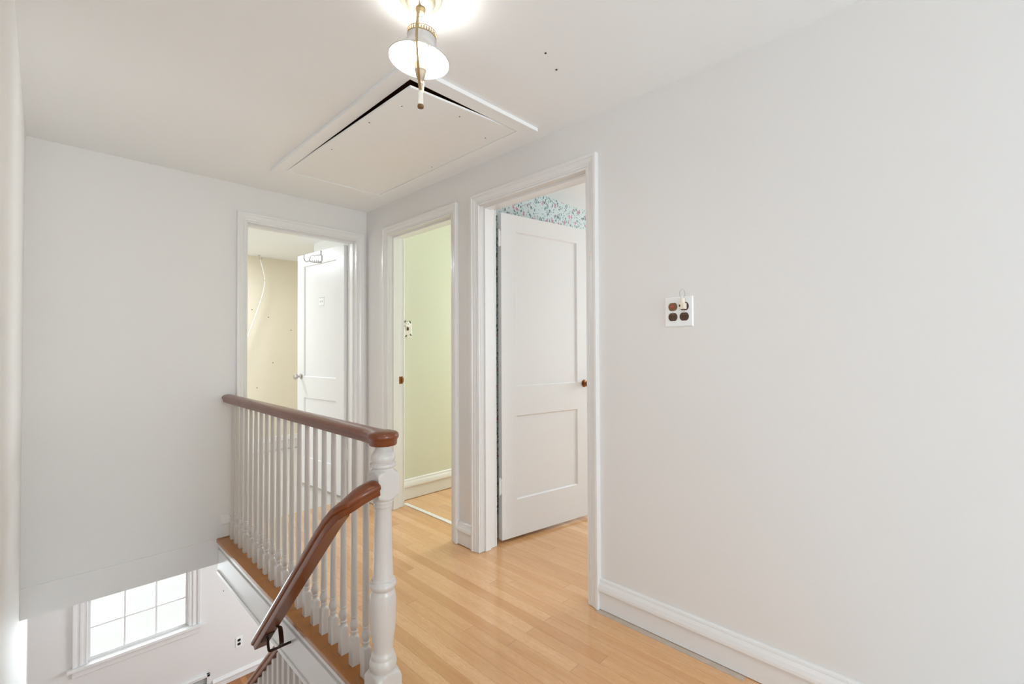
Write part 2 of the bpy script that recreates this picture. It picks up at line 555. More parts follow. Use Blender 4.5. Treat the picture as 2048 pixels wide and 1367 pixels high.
doorway('trim_1', (0, YB, 0), (1, 0, 0), (0, -1, 0), D1[0], D1[1], 'white door casing around the yellow room doorway')
t2 = doorway('trim_2', (XR, 0, 0), (0, 1, 0), (-1, 0, 0), D2[0], D2[1], 'white door casing around the green room doorway')
doorway('trim_3', (XR, 0, 0), (0, 1, 0), (-1, 0, 0), D3[0], D3[1], 'white door casing around the floral bedroom doorway')

# strike plate on the jamb of the green room doorway
bm = bmesh.new()
bx(bm, XR + 0.085, XR + 0.117, D2[1] - 0.002, D2[1] + 0.0002, 0.93, 0.985)
bx(bm, XR + 0.103, XR + 0.119, D2[1] - 0.010, D2[1] - 0.001, 0.942, 0.974)
o = obj('strike_plate', bm, 'copper', t2, bevel=0.001)
o['label'] = 'small copper strike plate'

BASE = [(-0.001, 0.004), (0.012, 0.004), (0.0125, 0.084), (0.022, 0.086), (0.0245, 0.092), (0.0235, 0.102), (0.019, 0.116), (0.0125, 0.127),
        (0.0115, 0.1285), (0.0125, 0.130), (0.0105, 0.137), (0.006, 0.1405), (-0.001, 0.141)]


def baseboard(name, p0, p1, n, label, z=0.0, hscale=1.0, mat='trim', tk=1.0):
    bm = bmesh.new()
    a, b, N = Vector(p0), Vector(p1), Vector(n)
    rings = [[bm.verts.new(e + N * t * tk + Vector((0, 0, z + h * hscale))) for t, h in BASE] for e in (a, b)]
    k = len(BASE)
    for i in range(k):
        bm.faces.new((rings[0][i], rings[0][(i + 1) % k], rings[1][(i + 1) % k], rings[1][i]))
    bm.faces.new(rings[0][::-1])
    bm.faces.new(rings[1])
    return struct(obj(name, bm, mat), label, 'baseboard')


CW = 0.064
baseboard('baseboard_right', (XR, -4.2, 0), (XR, D3[0] - CW, 0), (-1, 0, 0), 'long white moulded baseboard under the outlet wall')
baseboard('baseboard_middle', (XR, D3[1] + CW, 0), (XR, D2[0] - CW, 0), (-1, 0, 0), 'short white baseboard between the two right doorways')
baseboard('baseboard_corner', (XR, D2[1] + CW, 0), (XR, YB, 0), (-1, 0, 0), 'stub of white baseboard in the far corner')
baseboard('baseboard_back', (0.800, YB, 0), (D1[0] - CW, YB, 0), (0, -1, 0), 'short white baseboard behind the last baluster')
baseboard('baseboard_green', (R1 + 0.026, GY, 0), (4.7, GY, 0), (0, -1, 0), 'tall white baseboard along the green wall', hscale=1.15)
baseboard('baseboard_yellow', (-1.6, 5.85, 0), (2.6, 5.85, 0), (0, -1, 0), 'white baseboard along the yellow wall', hscale=1.2)
baseboard('baseboard_floral', (R1 + 0.026, PY, 0), (4.7, PY, 0), (0, -1, 0), 'white baseboard under the floral wallpaper')
baseboard('baseboard_lower', (1.335, YW, 0), (3.5, YW, 0), (0, -1, 0), 'white baseboard of the lower hall', z=LOW, hscale=0.72)
struct(boxes('trim_shoe', [(XR - 0.040, XR - 0.012, 0.575, D3[0] - CW + 0.002, 0.0, 0.0022)], 'shoe'),
       'bare scuffed strip along the long baseboard where moulding is missing', 'trim')
struct(boxes('trim_threshold', [(1.952, 1.985, D2[0] - 0.06, D2[1] + 0.05, 0.0, 0.004)], 'thresh', bevel=0.001),
       'pale threshold strip in the green room doorway', 'trim')


# ================================================================== DOORS
def door(name, label, P, ang, side, knob_mat, knob_s=0.70, knob_z=0.955):
    """two-panel door leaf; local x along the leaf from the hinge, thickness to SIDE along y"""
    t = thing(name, label, 'door', (P[0], P[1], 0), ang, kind='structure')
    w, h0, h1, th = 0.757, 0.022, 2.032, 0.035 * side
    st, tr = 0.115, 0.105
    z = dict(b=0.25, m0=0.772, m1=0.955, t=h1 - tr)
    bm = bmesh.new()
    bx(bm, 0, st, 0, th, h0, h1)
    bx(bm, w - st, w, 0, th, h0, h1)
    for a, b in ((h0, z['b']), (z['m0'], z['m1']), (z['t'], h1)):
        bx(bm, st, w - st, 0, th, a, b)
    obj('leaf_frame', bm, 'door', t)
    for a, b in ((z['b'], z['m0']), (z['m1'], z['t'])):
        bm = bmesh.new()
        bx(bm, st - 0.002, w - st + 0.002, 0.009 * side, th - 0.009 * side, a - 0.002, b + 0.002)
        # small sloped sticking round the panel
        for yy, yi in ((0.0, 0.009 * side), (th, th - 0.009 * side)):
            d = 0.007
            O4 = [(st, a), (w - st, a), (w - st, b), (st, b)]
            I4 = [(st + d, a + d), (w - st - d, a + d), (w - st - d, b - d), (st + d, b - d)]
            y_in = yi - (0.0006 * side if yy == 0 else -0.0006 * side)
            vo = [bm.verts.new((x, yy + (0.002 * side if yy == 0 else -0.002 * side), zz)) for x, zz in O4]
            vi = [bm.verts.new((x, y_in, zz)) for x, zz in I4]
            for i in range(4):
                bm.faces.new((vo[i], vo[(i + 1) % 4], vi[(i + 1) % 4], vi[i]))
        obj('door_panel', bm, 'door', t)
    # knobs on both faces
    for f, yy in ((-1, 0.0), (1, th)):
        dr = f * side
        mt = Matrix.Translation((knob_s, yy, knob_z)) @ Matrix.Rotation(PI / 2 * (1 if dr < 0 else -1), 4, 'X')
        bm = bmesh.new()
        lathe(bm, [(0.024, 0), (0.026, 0.002), (0.024, 0.005), (0.012, 0.007), (0.0095, 0.012), (0.0095, 0.028), (0.016, 0.032), (0.024, 0.038),
                   (0.0275, 0.047), (0.0265, 0.056), (0.020, 0.062), (0.008, 0.064)], seg=24, mat=mt)
        k = obj('knob', bm, knob_mat, t, smooth=True)
        k['label'] = 'round metal door knob'
    # hinges: barrel and two leaves
    for hz in (1.825, 0.302):
        bm = bmesh.new()
        for i in range(3):
            lathe(bm, [(0.0062, hz + i * 0.032), (0.0062, hz + i * 0.032 + 0.030)], (-0.012, th + 0.004 * side if side < 0 else 0.006, 0), 12)
        lathe(bm, [(0.003, hz - 0.006), (0.005, hz - 0.002), (0.005, hz + 0.100), (0.003, hz + 0.104)],
              (-0.012, th + 0.004 * side if side < 0 else 0.006, 0), 10)
        yy = th - 0.004 * side if side < 0 else 0.004
        bx(bm, -0.012, 0.0, min(yy, yy + 0.003), max(yy, yy + 0.003), hz, hz + 0.094)
        obj('hinge', bm, 'door', t, smooth=True)
    return t


d3 = door('door_3', 'nearest white two-panel door standing open into the floral bedroom', (1.970, 2.019), math.atan2(-0.163, 0.986), 1, 'copper',
          0.707, 0.947)
d1 = door('door_1', 'white two-panel door with a clothes hook, open into the yellow room', (1.681, 3.523), math.atan2(0.995, -0.098), -1, 'silver',
          0.69, 0.956)

# clothes hook near the top of the yellow room door (wire frame arm with a curled end)
bm = bmesh.new()
tube(bm, [(0.352, 0.003, 2.030), (0.352, 0.003, 1.925)], 0.0045, 8)
bx(bm, 0.335, 0.352, 0.0, 0.007, 1.940, 1.990)
tube(bm, [(0.355, 0.004, 1.995), (0.42, 0.030, 1.994), (0.452, 0.040, 1.990), (0.468, 0.044, 1.952)], 0.0042, 8)
tube(bm, bez([(0.355, 0.004, 1.932), (0.43, 0.030, 1.938), (0.47, 0.044, 1.950), (0.500, 0.050, 1.946), (0.528, 0.055, 1.966), (0.536, 0.056, 1.998),
              (0.530, 0.055, 2.012)], 6), 0.0042, 8)
for i in range(5):
    x = 0.378 + i * 0.017
    tube(bm, [(x, 0.012 + i * 0.0068, 1.936 + i * 0.0014), (x + 0.003, 0.012 + i * 0.0068, 1.952 + i * 0.0014)], 0.0032, 6)
hk = obj('clothes_hook', bm, 'hookgrey', d1, smooth=True)
hk['label'] = 'silver swing-out clothes hook'
bm = bmesh.new()
bx(bm, 0.318, 0.400, -0.0085, -0.0065, 1.555, 1.640)
st_ = obj('sticker', bm, 'plate', d1, loc=(0, 0, 0))
st_['label'] = 'small square label with a grey mark'
bm = bmesh.new()
for zz in (1.560, 1.630):
    bx(bm, 0.323, 0.395, -0.0066, -0.0060, zz, zz + 0.005)
for cx in (0.342, 0.374):
    lathe(bm, [(0.0, 0), (0.011, 0), (0.0, 0.001)], seg=8, mat=Matrix.Translation((cx, -0.0062, 1.600)) @ Matrix.Rotation(-PI / 2, 4, 'X') @ Matrix.Scale(0.7, 4, (0, 1, 0)), cap=False)
obj('printed_mark', bm, 'grille', st_)


# ================================================================== RAILING ON THE LANDING
RAILP = [(-0.024, 0.0), (-0.0265, 0.003), (-0.0275, 0.019), (-0.031, 0.0215), (-0.0345, 0.0255), (-0.0355, 0.032), (-0.0335, 0.039),
         (-0.026, 0.0445), (-0.012, 0.0485), (0.0, 0.0495)]
RAILP = RAILP + [(-a, b) for a, b in RAILP[-2::-1]]
NX, NY = 0.838, 1.455
rl = thing('landing_railing', 'white balustrade with a brown handrail along the stairwell edge', 'railing', (NX, NY, 0))


def to_local(bm, v):
    bmesh.ops.translate(bm, verts=bm.verts[:], vec=Vector(v))


bm = bmesh.new()
sweep(bm, [(NX, B0 - 0.002, 0.857), (NX, 2.4, 0.857), (NX, NY + 0.02, 0.857)], RAILP)
to_local(bm, (-NX, -NY, 0))
o = obj('handrail', bm, 'rail_brown', rl, smooth=True)
o['label'] = 'brown varnished handrail'
bm = bmesh.new()
CAPP = [(0.030, 0.0), (0.0450, 0.0), (0.0475, 0.003), (0.0485, 0.019), (0.0500, 0.0215), (0.0530, 0.0255), (0.0540, 0.032), (0.0525, 0.039),
        (0.046, 0.0445), (0.030, 0.049), (0.012, 0.0505), (0.0, 0.0507)]
lathe(bm, [(0.0, 0.0)] + CAPP, (0, 0, 0.8562), 40, cap=False)
# swelling where the straight rail runs into the round end
rings = []
for tt in [i / 8 for i in range(9)]:
    y = 0.012 + 0.095 * tt
    k = 1 + 0.36 * (1 - tt) ** 2
    rings.append([bm.verts.new((a * k, y, 0.8563 + b * (1.012 + 0.012 * (1 - tt)))) for a, b in RAILP])
n_ = len(RAILP)
for a, b in zip(rings, rings[1:]):
    for i in range(n_):
        bm.faces.new((a[i], a[(i + 1) % n_], b[(i + 1) % n_], b[i]))
bm.faces.new(rings[0])
bm.faces.new(rings[-1][::-1])
o = obj('rail_end', bm, 'rail_brown', rl, smooth=True)
o['label'] = 'rounded brown rail end on the newel'

nw = []
UP_SQ, LO_SQ = 0.039, 0.046
prof = [(0.07, 0.001, LO_SQ), (0.07, 0.058, LO_SQ), (0.060, 0.068, LO_SQ), (0.052, 0.076, LO_SQ), (0.046, 0.081), (0.0415, 0.0835), (0.0425, 0.087),
        (0.0452, 0.094), (0.0465, 0.103), (0.0458, 0.112), (0.043, 0.119), (0.0405, 0.123), (0.0395, 0.126), (0.0400, 0.130), (0.0392, 0.136), (0.0365, 0.141),
        (0.0345, 0.145), (0.0340, 0.152), (0.0345, 0.166), (0.0385, 0.197), (0.0420, 0.222), (0.0437, 0.246), (0.0445, 0.280), (0.0447, 0.318),
        (0.0442, 0.333), (0.0425, 0.340), (0.0425, 0.342), (0.0415, 0.347), (0.0380, 0.352), (0.0375, 0.358), (0.0405, 0.362), (0.0440, 0.367),
        (0.0455, 0.374), (0.0445, 0.381), (0.0415, 0.385), (0.0405, 0.387), (0.0400, 0.391), (0.0365, 0.394), (0.0345, 0.399), (0.0325, 0.470), (0.0300, 0.570), (0.0283, 0.638),
        (0.0290, 0.641), (0.0318, 0.644), (0.0325, 0.648), (0.0318, 0.653), (0.0335, 0.656), (0.0345, 0.661), (0.0340, 0.666), (0.0380, 0.669),
        (0.042, 0.6735, UP_SQ), (0.0465, 0.6775, UP_SQ), (0.051, 0.6815, UP_SQ), (0.057, 0.688, UP_SQ), (0.057, 0.755, UP_SQ), (0.051, 0.7605, UP_SQ), (0.0465, 0.764, UP_SQ), (0.042, 0.767, UP_SQ),
        (0.0385, 0.770), (0.0355, 0.774), (0.0350, 0.778), (0.0390, 0.780), (0.0440, 0.783), (0.0455, 0.788), (0.0440, 0.793), (0.0390, 0.796),
        (0.0370, 0.798), (0.0395, 0.803), (0.0422, 0.811), (0.0410, 0.820), (0.0340, 0.832), (0.0275, 0.840), (0.0265, 0.848), (0.0265, 0.858)]
bm = bmesh.new()
lathe(bm, prof, seg=64)
o = obj('newel_post', bm, 'rail_white', rl, smooth=True)
o['label'] = 'turned white newel post'

balp = [(0.03, 0.001, 0.0148), (0.03, 0.098, 0.0148), (0.0185, 0.104, 0.0148), (0.0150, 0.108), (0.0125, 0.110), (0.0112, 0.115), (0.0118, 0.120), (0.0140, 0.122),
        (0.0142, 0.127), (0.0118, 0.130), (0.0125, 0.135), (0.0158, 0.142), (0.0168, 0.149), (0.0160, 0.157), (0.0138, 0.166), (0.0120, 0.173),
        (0.0118, 0.176), (0.0140, 0.178), (0.0140, 0.182), (0.0122, 0.184), (0.0130, 0.200), (0.0128, 0.32), (0.0118, 0.50), (0.0105, 0.68), (0.0097, 0.859)]
bm = bmesh.new()
lathe(bm, balp, seg=24)
bal0 = obj('baluster', bm, 'rail_white', rl, smooth=True)
for i in range(21):
    y = 1.555 + 0.0915 * i + 0.015
    x = 0.8195 + 0.0093 * (y - 1.555) + 0.015
    b = bal0 if i == 0 else bal0.copy()
    if i:
        COL.objects.link(b)
        b.parent = rl
    b.location = (x - NX, y - NY, 0)


# ================================================================== BROWN STAIR HANDRAIL
XC = 0.690
sl = -0.985


def zc(y):
    return (EYE - 0.479 - 0.0385) + sl * (y - 1.43)     # underside of the rail in its own plane


hr = thing('stair_handrail', 'dark brown stair handrail curving out of the newel and down the stairs', 'handrail', (0.799, 1.430, 0.70))
path = [(0.797, 1.432, EYE - 0.492), (0.775, 1.430, EYE - 0.496), (0.745, 1.432, EYE - 0.508), (0.718, 1.445, EYE - 0.532), (0.700, 1.474, zc(1.474) + 0.002)]
path = bez(path, 6)[:-1]
path += [Vector((0.692, 1.51, zc(1.51))), Vector((XC, 1.56, zc(1.56)))]
path += [Vector((XC, 1.56 + (2.245 - 1.56) * i / 6, zc(1.56 + (2.245 - 1.56) * i / 6))) for i in range(1, 7)]
bm = bmesh.new()
sweep(bm, path, RAILP)
to_local(bm, (-0.799, -1.430, -0.70))
o = obj('rail', bm, 'rail_brown', hr, smooth=True)
bm = bmesh.new()
yb = 2.16
zr = EYE - 1.302
tube(bm, bez([(0.7855, yb, zr), (0.75, yb, zr), (0.705, yb, zr), (0.694, yb, zr + 0.012), (0.690, yb, zc(yb) + 0.004)], 6), 0.0055, 10)
to_local(bm, (-0.799, -1.430, -0.70))
br = obj('bracket', bm, 'black_iron', hr, smooth=True)
br['label'] = 'dark bronze rail bracket'
bm = bmesh.new()
# strap under the rail and a curved brace back to the arm
c, s_ = math.cos(math.atan(sl)), math.sin(math.atan(sl))
def on_rail(dx, dy, dz):
    return (XC + dx, yb + dy * c - dz * s_, zc(yb) + dy * s_ + dz * c)
vs = [bm.verts.new(on_rail(dx, dy, dz)) for dx in (-0.018, 0.018) for dy in (-0.045, 0.04) for dz in (-0.004, 0.001)]
for f in ((0, 1, 3, 2), (4, 6, 7, 5), (0, 4, 5, 1), (2, 3, 7, 6), (0, 2, 6, 4), (1, 5, 7, 3)):
    bm.faces.new([vs[i] for i in f])
to_local(bm, (-0.799, -1.430, -0.70))
obj('strap', bm, 'black_iron', br)
bm = bmesh.new()
prof_s = [(-0.009, -0.002), (0.009, -0.002), (0.009, 0.002), (-0.009, 0.002)]
sweep(bm, bez([(0.700, 2.085, zc(2.085) - 0.002), (0.716, 2.09, zc(2.085) - 0.014), (0.730, 2.11, zr + 0.05), (0.737, 2.14, zr + 0.02), (0.737, 2.158, zr)], 6), prof_s)
to_local(bm, (-0.799, -1.430, -0.70))
obj('brace', bm, 'black_iron', br)

# ================================================================== LOWER BALUSTRADE (first storey, seen below the apron)
lb = thing('stair_balustrade', 'lower stair balustrade with slim white slats below the apron board', 'railing', (0.84, 2.46, SLAB - 0.06))
LX = 0.842
sl2 = -0.93
def zl(y):
    return (EYE - 1.528 - 0.045) + sl2 * (y - 2.531)
bm = bmesh.new()
y1 = 3.75
sweep(bm, [(LX, 2.425, zl(2.425)), (LX, 3.0, zl(3.0)), (LX, y1, zl(y1))], [(a * 0.86, b * 0.86) for a, b in RAILP])
to_local(bm, (-0.84, -2.46, -(SLAB - 0.06)))
o = obj('handrail', bm, 'rail_brown', lb, smooth=True)
o['label'] = 'brown lower handrail'
for i in range(26):
    y = 1.95 + 0.071 * i
    top = min(zl(y) + 0.004, -0.2155)
    # bottom follows the closed stringer
    bot = max(LOW + 0.02, -rise - (y - 1.40) * rise / run + 0.05)
    bm = bmesh.new()
    lathe(bm, [(0.03, bot, 0.0145), (0.03, top, 0.0145)], (LX, y, 0), 8)
    to_local(bm, (-0.84, -2.46, -(SLAB - 0.06)))
    obj('baluster', bm, 'rail_white', lb)
bm = bmesh.new()
a0, a1 = 1.40, 3.92
vs = []
for x in (0.812, 0.872):
    for y, dz in ((a0, 0.06), (a1, 0.06), (a1, -0.28), (a0, -0.28)):
        vs.append(bm.verts.new((x, y, max(LOW + 0.002, -rise - (y - 1.40) * rise / run + dz))))
for f in ((0, 1, 2, 3), (4, 7, 6, 5), (0, 4, 5, 1), (1, 5, 6, 2), (2, 6, 7, 3), (3, 7, 4, 0)):
    bm.faces.new([vs[i] for i in f])
to_local(bm, (-0.84, -2.46, -(SLAB - 0.06)))
obj('stringer', bm, 'trim', lb)


# ================================================================== ATTIC HATCH
ht = thing('attic_hatch', 'white attic hatch in the ceiling with one drooping corner', 'hatch', (1.327, 2.22, CEIL))
hx, hy, hz = 1.327, 2.22, CEIL
bm = bmesh.new()
O4 = [(0.950, 1.484), (1.706, 1.484), (1.706, 2.962), (0.950, 2.962)]
I4 = [(HX[0] - 0.001, HY[0] - 0.001), (HX[1] + 0.001, HY[0] - 0.001), (HX[1] + 0.001, HY[1] + 0.001), (HX[0] - 0.001, HY[1] + 0.001)]
for i in range(4):
    j = (i + 1) % 4
    q4 = [O4[i], O4[j], I4[j], I4[i]]
    lo = [bm.verts.new((x - hx, y - hy, -0.018)) for x, y in q4]
    hi = [bm.verts.new((x - hx, y - hy, -0.0003)) for x, y in q4]
    bm.faces.new(lo)
    bm.faces.new(hi[::-1])
    for a in range(4):
        bm.faces.new((lo[a], lo[(a + 1) % 4], hi[(a + 1) % 4], hi[a]))
obj('hatch_frame', bm, 'ceiling', ht, bevel=0.0015)
bm = bmesh.new()
N = 10
gx0, gx1, gy0, gy1 = HX[0] + 0.003, HX[1] - 0.002, HY[0] + 0.003, HY[1] - 0.002


def pz(s, t):
    return -0.015 - 0.030 * max(0.0, (1 - s)) * max(0.0, (1 - t)) ** 0.9


grid = [[[bm.verts.new((gx0 + (gx1 - gx0) * i / N - hx, gy0 + (gy1 - gy0) * j / N - hy, pz(i / N, j / N) + d)) for j in range(N + 1)] for i in range(N + 1)]
        for d in (0.0, 0.009)]
for L_ in grid:
    for i in range(N):
        for j in range(N):
            bm.faces.new((L_[i][j], L_[i + 1][j], L_[i + 1][j + 1], L_[i][j + 1]))
for i in range(N):
    for (p, q_) in (((i, 0), (i + 1, 0)), ((i, N), (i + 1, N)), ((0, i), (0, i + 1)), ((N, i), (N, i + 1))):
        bm.faces.new((grid[0][p[0]][p[1]], grid[0][q_[0]][q_[1]], grid[1][q_[0]][q_[1]], grid[1][p[0]][p[1]]))
pn = obj('hatch_panel', bm, 'ceiling', ht)
for s, t in ((0.10, 0.12), (0.06, 0.30), (0.50, 0.05), (0.90, 0.12), (0.08, 0.62), (0.95, 0.5)):
    bm = bmesh.new()
    lathe(bm, [(0.0, 0), (0.0035, 0), (0.003, -0.001), (0.0, -0.0012)], (gx0 + (gx1 - gx0) * s - hx, gy0 + (gy1 - gy0) * t - hy, pz(s, t)), 8, cap=False)
    obj('nail', bm, 'hole', pn)
bm = bmesh.new()
for a in ((HX[0] - 0.012, HX[0], HY[0] - 0.012, HY[1] + 0.012), (HX[1], HX[1] + 0.012, HY[0] - 0.012, HY[1] + 0.012),
          (HX[0], HX[1], HY[0] - 0.012, HY[0]), (HX[0], HX[1], HY[1], HY[1] + 0.012)):
    bx(bm, a[0] - hx, a[1] - hx, a[2] - hy, a[3] - hy, 0.101, 0.25)
bx(bm, HX[0] - hx, HX[1] - hx, HY[0] - hy, HY[1] - hy, 0.24, 0.26)
for a in ((HX[0], HX[0] + 0.001, HY[0], HY[1]), (HX[1] - 0.001, HX[1], HY[0], HY[1]), (HX[0], HX[1], HY[0], HY[0] + 0.001), (HX[0], HX[1], HY[1] - 0.001, HY[1])):
    bx(bm, a[0] - hx, a[1] - hx, a[2] - hy, a[3] - hy, 0.002, 0.11)
o = obj('hatch_lining', bm, 'attic', ht)
o['label'] = 'dark timber lining above the hatch'


# ================================================================== CEILING LAMP
LXc, LYc = 0.807, 1.179
lp = thing('ceiling_lamp', 'hanging lamp with a white metal shade and curved brass arms', 'lamp', (LXc, LYc, CEIL))
H = EYE - CEIL       # camera-relative z -> lamp-local z
bm = bmesh.new()
lathe(bm, [(0.0, -0.001), (0.062, -0.001), (0.066, -0.006), (0.066, -0.012), (0.060, -0.017), (0.047, -0.020), (0.044, -0.024), (0.042, -0.030), (0.034, -0.037), (0.018, -0.041), (0.0, -0.042)], seg=40, cap=False)
cp = obj('canopy', bm, 'canopy', lp, smooth=True)
bm = bmesh.new()
lathe(bm, [(0.0, -0.041), (0.0135, -0.041), (0.0145, -0.048), (0.0125, -0.054), (0.010, -0.056), (0.0, -0.056)], seg=20, cap=False)
st1 = obj('stem', bm, 'brass', lp, smooth=True)
bm = bmesh.new()
lathe(bm, [(0.0, -0.056), (0.012, -0.056), (0.0125, -0.066), (0.008, -0.069), (0.009, -0.075), (0.006, -0.080), (0.0, -0.081)], seg=20, cap=False)
obj('stem_cap', bm, 'ivory', st1, smooth=True)
bm = bmesh.new()
tube(bm, [(0.002, 0.0, -0.08), (0.004, -0.004, -0.10), (0.002, -0.002, -0.121)], 0.0011, 6)
tube(bm, [(-0.002, 0.003, -0.08), (-0.004, 0.004, -0.10), (-0.003, 0.002, -0.121)], 0.0011, 6)
obj('wire', bm, 'tip', lp)

tilt = Matrix.Translation((0, 0, -0.165)) @ Matrix.Rotation(math.radians(6), 4, Vector((math.sin(0.6), math.cos(0.6), 0))) @ Matrix.Translation((0, 0, 0.165))
# shade: outer grey enamel, inner white
def shade_prof(off):
    return [(0.0435 - off, -0.132), (0.0445 - off, -0.150), (0.050 - off, -0.164), (0.062 - off, -0.180), (0.078 - off, -0.195), (0.0925 - off, -0.2035)]
bm = bmesh.new()
lathe(bm, shade_prof(0.0), seg=48, cap=False, mat=tilt)
lathe(bm, [(0.0925, -0.2035), (0.0937, -0.2035), (0.0937, -0.2055), (0.0915, -0.2055), (0.0915, -0.2040)], seg=48, cap=False, mat=tilt)
sh = obj('lamp_shade', bm, 'shade_out', lp, smooth=True)
bm = bmesh.new()
lathe(bm, shade_prof(0.0012), seg=48, cap=False, mat=tilt)
o = obj('shade_lining', bm, 'shade_in', sh, smooth=True)
o['label'] = 'bright white inside of the shade'
bm = bmesh.new()
for z in (-0.1185, -0.1315):
    lathe(bm, [(0.0425, z - 0.0016), (0.0445, z - 0.0016), (0.0445, z + 0.0016), (0.0425, z + 0.0016), (0.0425, z - 0.0016)], seg=48, cap=False, mat=tilt)
for i in range(34):
    a = 2 * PI * i / 34
    bx(bm, 0.0426, 0.0438, -0.0018, 0.0018, -0.131, -0.119, mat=tilt @ Matrix.Rotation(a, 4, 'Z'))
o = obj('gallery', bm, 'brass', sh)
o['label'] = 'pierced brass gallery ring'
# bulb
bm = bmesh.new()
lathe(bm, [(0.0, -0.150), (0.012, -0.151), (0.021, -0.158), (0.0245, -0.170), (0.022, -0.184), (0.015, -0.200), (0.012, -0.212), (0.0, -0.214)], seg=24, cap=False)
obj('bulb', bm, 'bulb', lp, smooth=True)
# socket cup
bm = bmesh.new()
lathe(bm, [(0.0, -0.212), (0.0165, -0.212), (0.0175, -0.214), (0.0172, -0.230), (0.0182, -0.232), (0.0182, -0.236), (0.0165, -0.238), (0.0150, -0.248),
           (0.0120, -0.258), (0.0072, -0.264), (0.0066, -0.272), (0.0084, -0.276), (0.0064, -0.281), (0.0058, -0.296), (0.0076, -0.299), (0.0, -0.300)], seg=28, cap=False)
sk = obj('socket', bm, 'canopy', lp, smooth=True)
bm = bmesh.new()
lathe(bm, [(0.0185, -0.213), (0.0192, -0.2115), (0.0185, -0.210), (0.0175, -0.2115), (0.0185, -0.213)], seg=28, cap=False)
for i in range(20):
    a = 2 * PI * i / 20
    bx(bm, 0.0172, 0.0182, -0.0010, 0.0010, -0.230, -0.213, mat=Matrix.Rotation(a, 4, 'Z'))
obj('socket_ring', bm, 'brass', sk)
bm = bmesh.new()
pr = []
lathe(bm, [(0.0, -0.299), (0.0072, -0.299), (0.0076, -0.303), (0.0066, -0.306), (0.0076, -0.336), (0.0082, -0.341), (0.0, -0.341)], seg=20, cap=False)
for i in range(12):
    a = 2 * PI * i / 12
    tube(bm, [(0.0066 * math.cos(a), 0.0066 * math.sin(a), -0.306), (0.0076 * math.cos(a), 0.0076 * math.sin(a), -0.337)], 0.0011, 5)
fn = obj('finial', bm, 'ivory', lp, smooth=True)
bm = bmesh.new()
lathe(bm, [(0.0, -0.341), (0.0092, -0.341), (0.0100, -0.345), (0.0090, -0.350), (0.0, -0.352)], seg=20, cap=False)
obj('finial_tip', bm, 'tip', fn, smooth=True)
# curved strap arms, one towards the landing, one behind the shade
vd = Vector((-LXc, -LYc, 0)).normalized()
sd = Vector((-vd.y, vd.x, 0))
AP = [(-0.010, -0.040), (0.030, -0.060), (0.076, -0.115), (0.100, -0.175), (0.099, -0.215), (0.070, -0.262), (0.030, -0.288), (0.007, -0.296)]
for sgn, sh_ in ((1, -0.012), (-1, 0.010)):
    bm = bmesh.new()
    pts = []
    for i, (r, z) in enumerate(AP):
        e = 1 - abs(i / (len(AP) - 1) * 2 - 1)
        v = vd * (r * sgn) + sd * (sh_ * 1.0 * e)
        pts.append((v.x, v.y, z))
    pth = bez(pts, 6)
    ring = []
    for i, p in enumerate(pth):
        t = (pth[min(i + 1, len(pth) - 1)] - pth[max(i - 1, 0)]).normalized()
        nrm = sd.cross(t).normalized()
        ring.append([bm.verts.new(p + sd * a + nrm * b) for a, b in ((-0.0036, -0.0012), (0.0036, -0.0012), (0.0036, 0.0012), (-0.0036, 0.0012))])
    for A_, B_ in zip(ring, ring[1:]):
        for i in range(4):
            bm.faces.new((A_[i], A_[(i + 1) % 4], B_[(i + 1) % 4], B_[i]))
    bm.faces.new(ring[0][::-1])
    bm.faces.new(ring[-1])
    obj('arm', bm, 'brass', lp, smooth=True)


# ================================================================== OUTLETS AND SWITCHES
def octo(bm, cx, cz, w, h, y0, y1, mat):
    """rounded receptacle face: circle with flattened top and bottom"""
    n = 24
    lo, hi = [], []
    for i in range(n):
        a = 2 * PI * i / n
        x = w * math.cos(a)
        z = max(-h, min(h, w * 1.02 * math.sin(a)))
        lo.append(bm.verts.new(mat @ Vector((cx + x, y0, cz + z))))
        hi.append(bm.verts.new(mat @ Vector((cx + x * 0.95, y1, cz + z * 0.95))))
    bm.faces.new(hi)
    for i in range(n):
        bm.faces.new((lo[i], lo[(i + 1) % n], hi[(i + 1) % n], hi[i]))


op = thing('outlet_plate', 'white four-socket power plate on the long right wall', 'outlet', (XR, 0.8155, 1.337), -PI / 2)
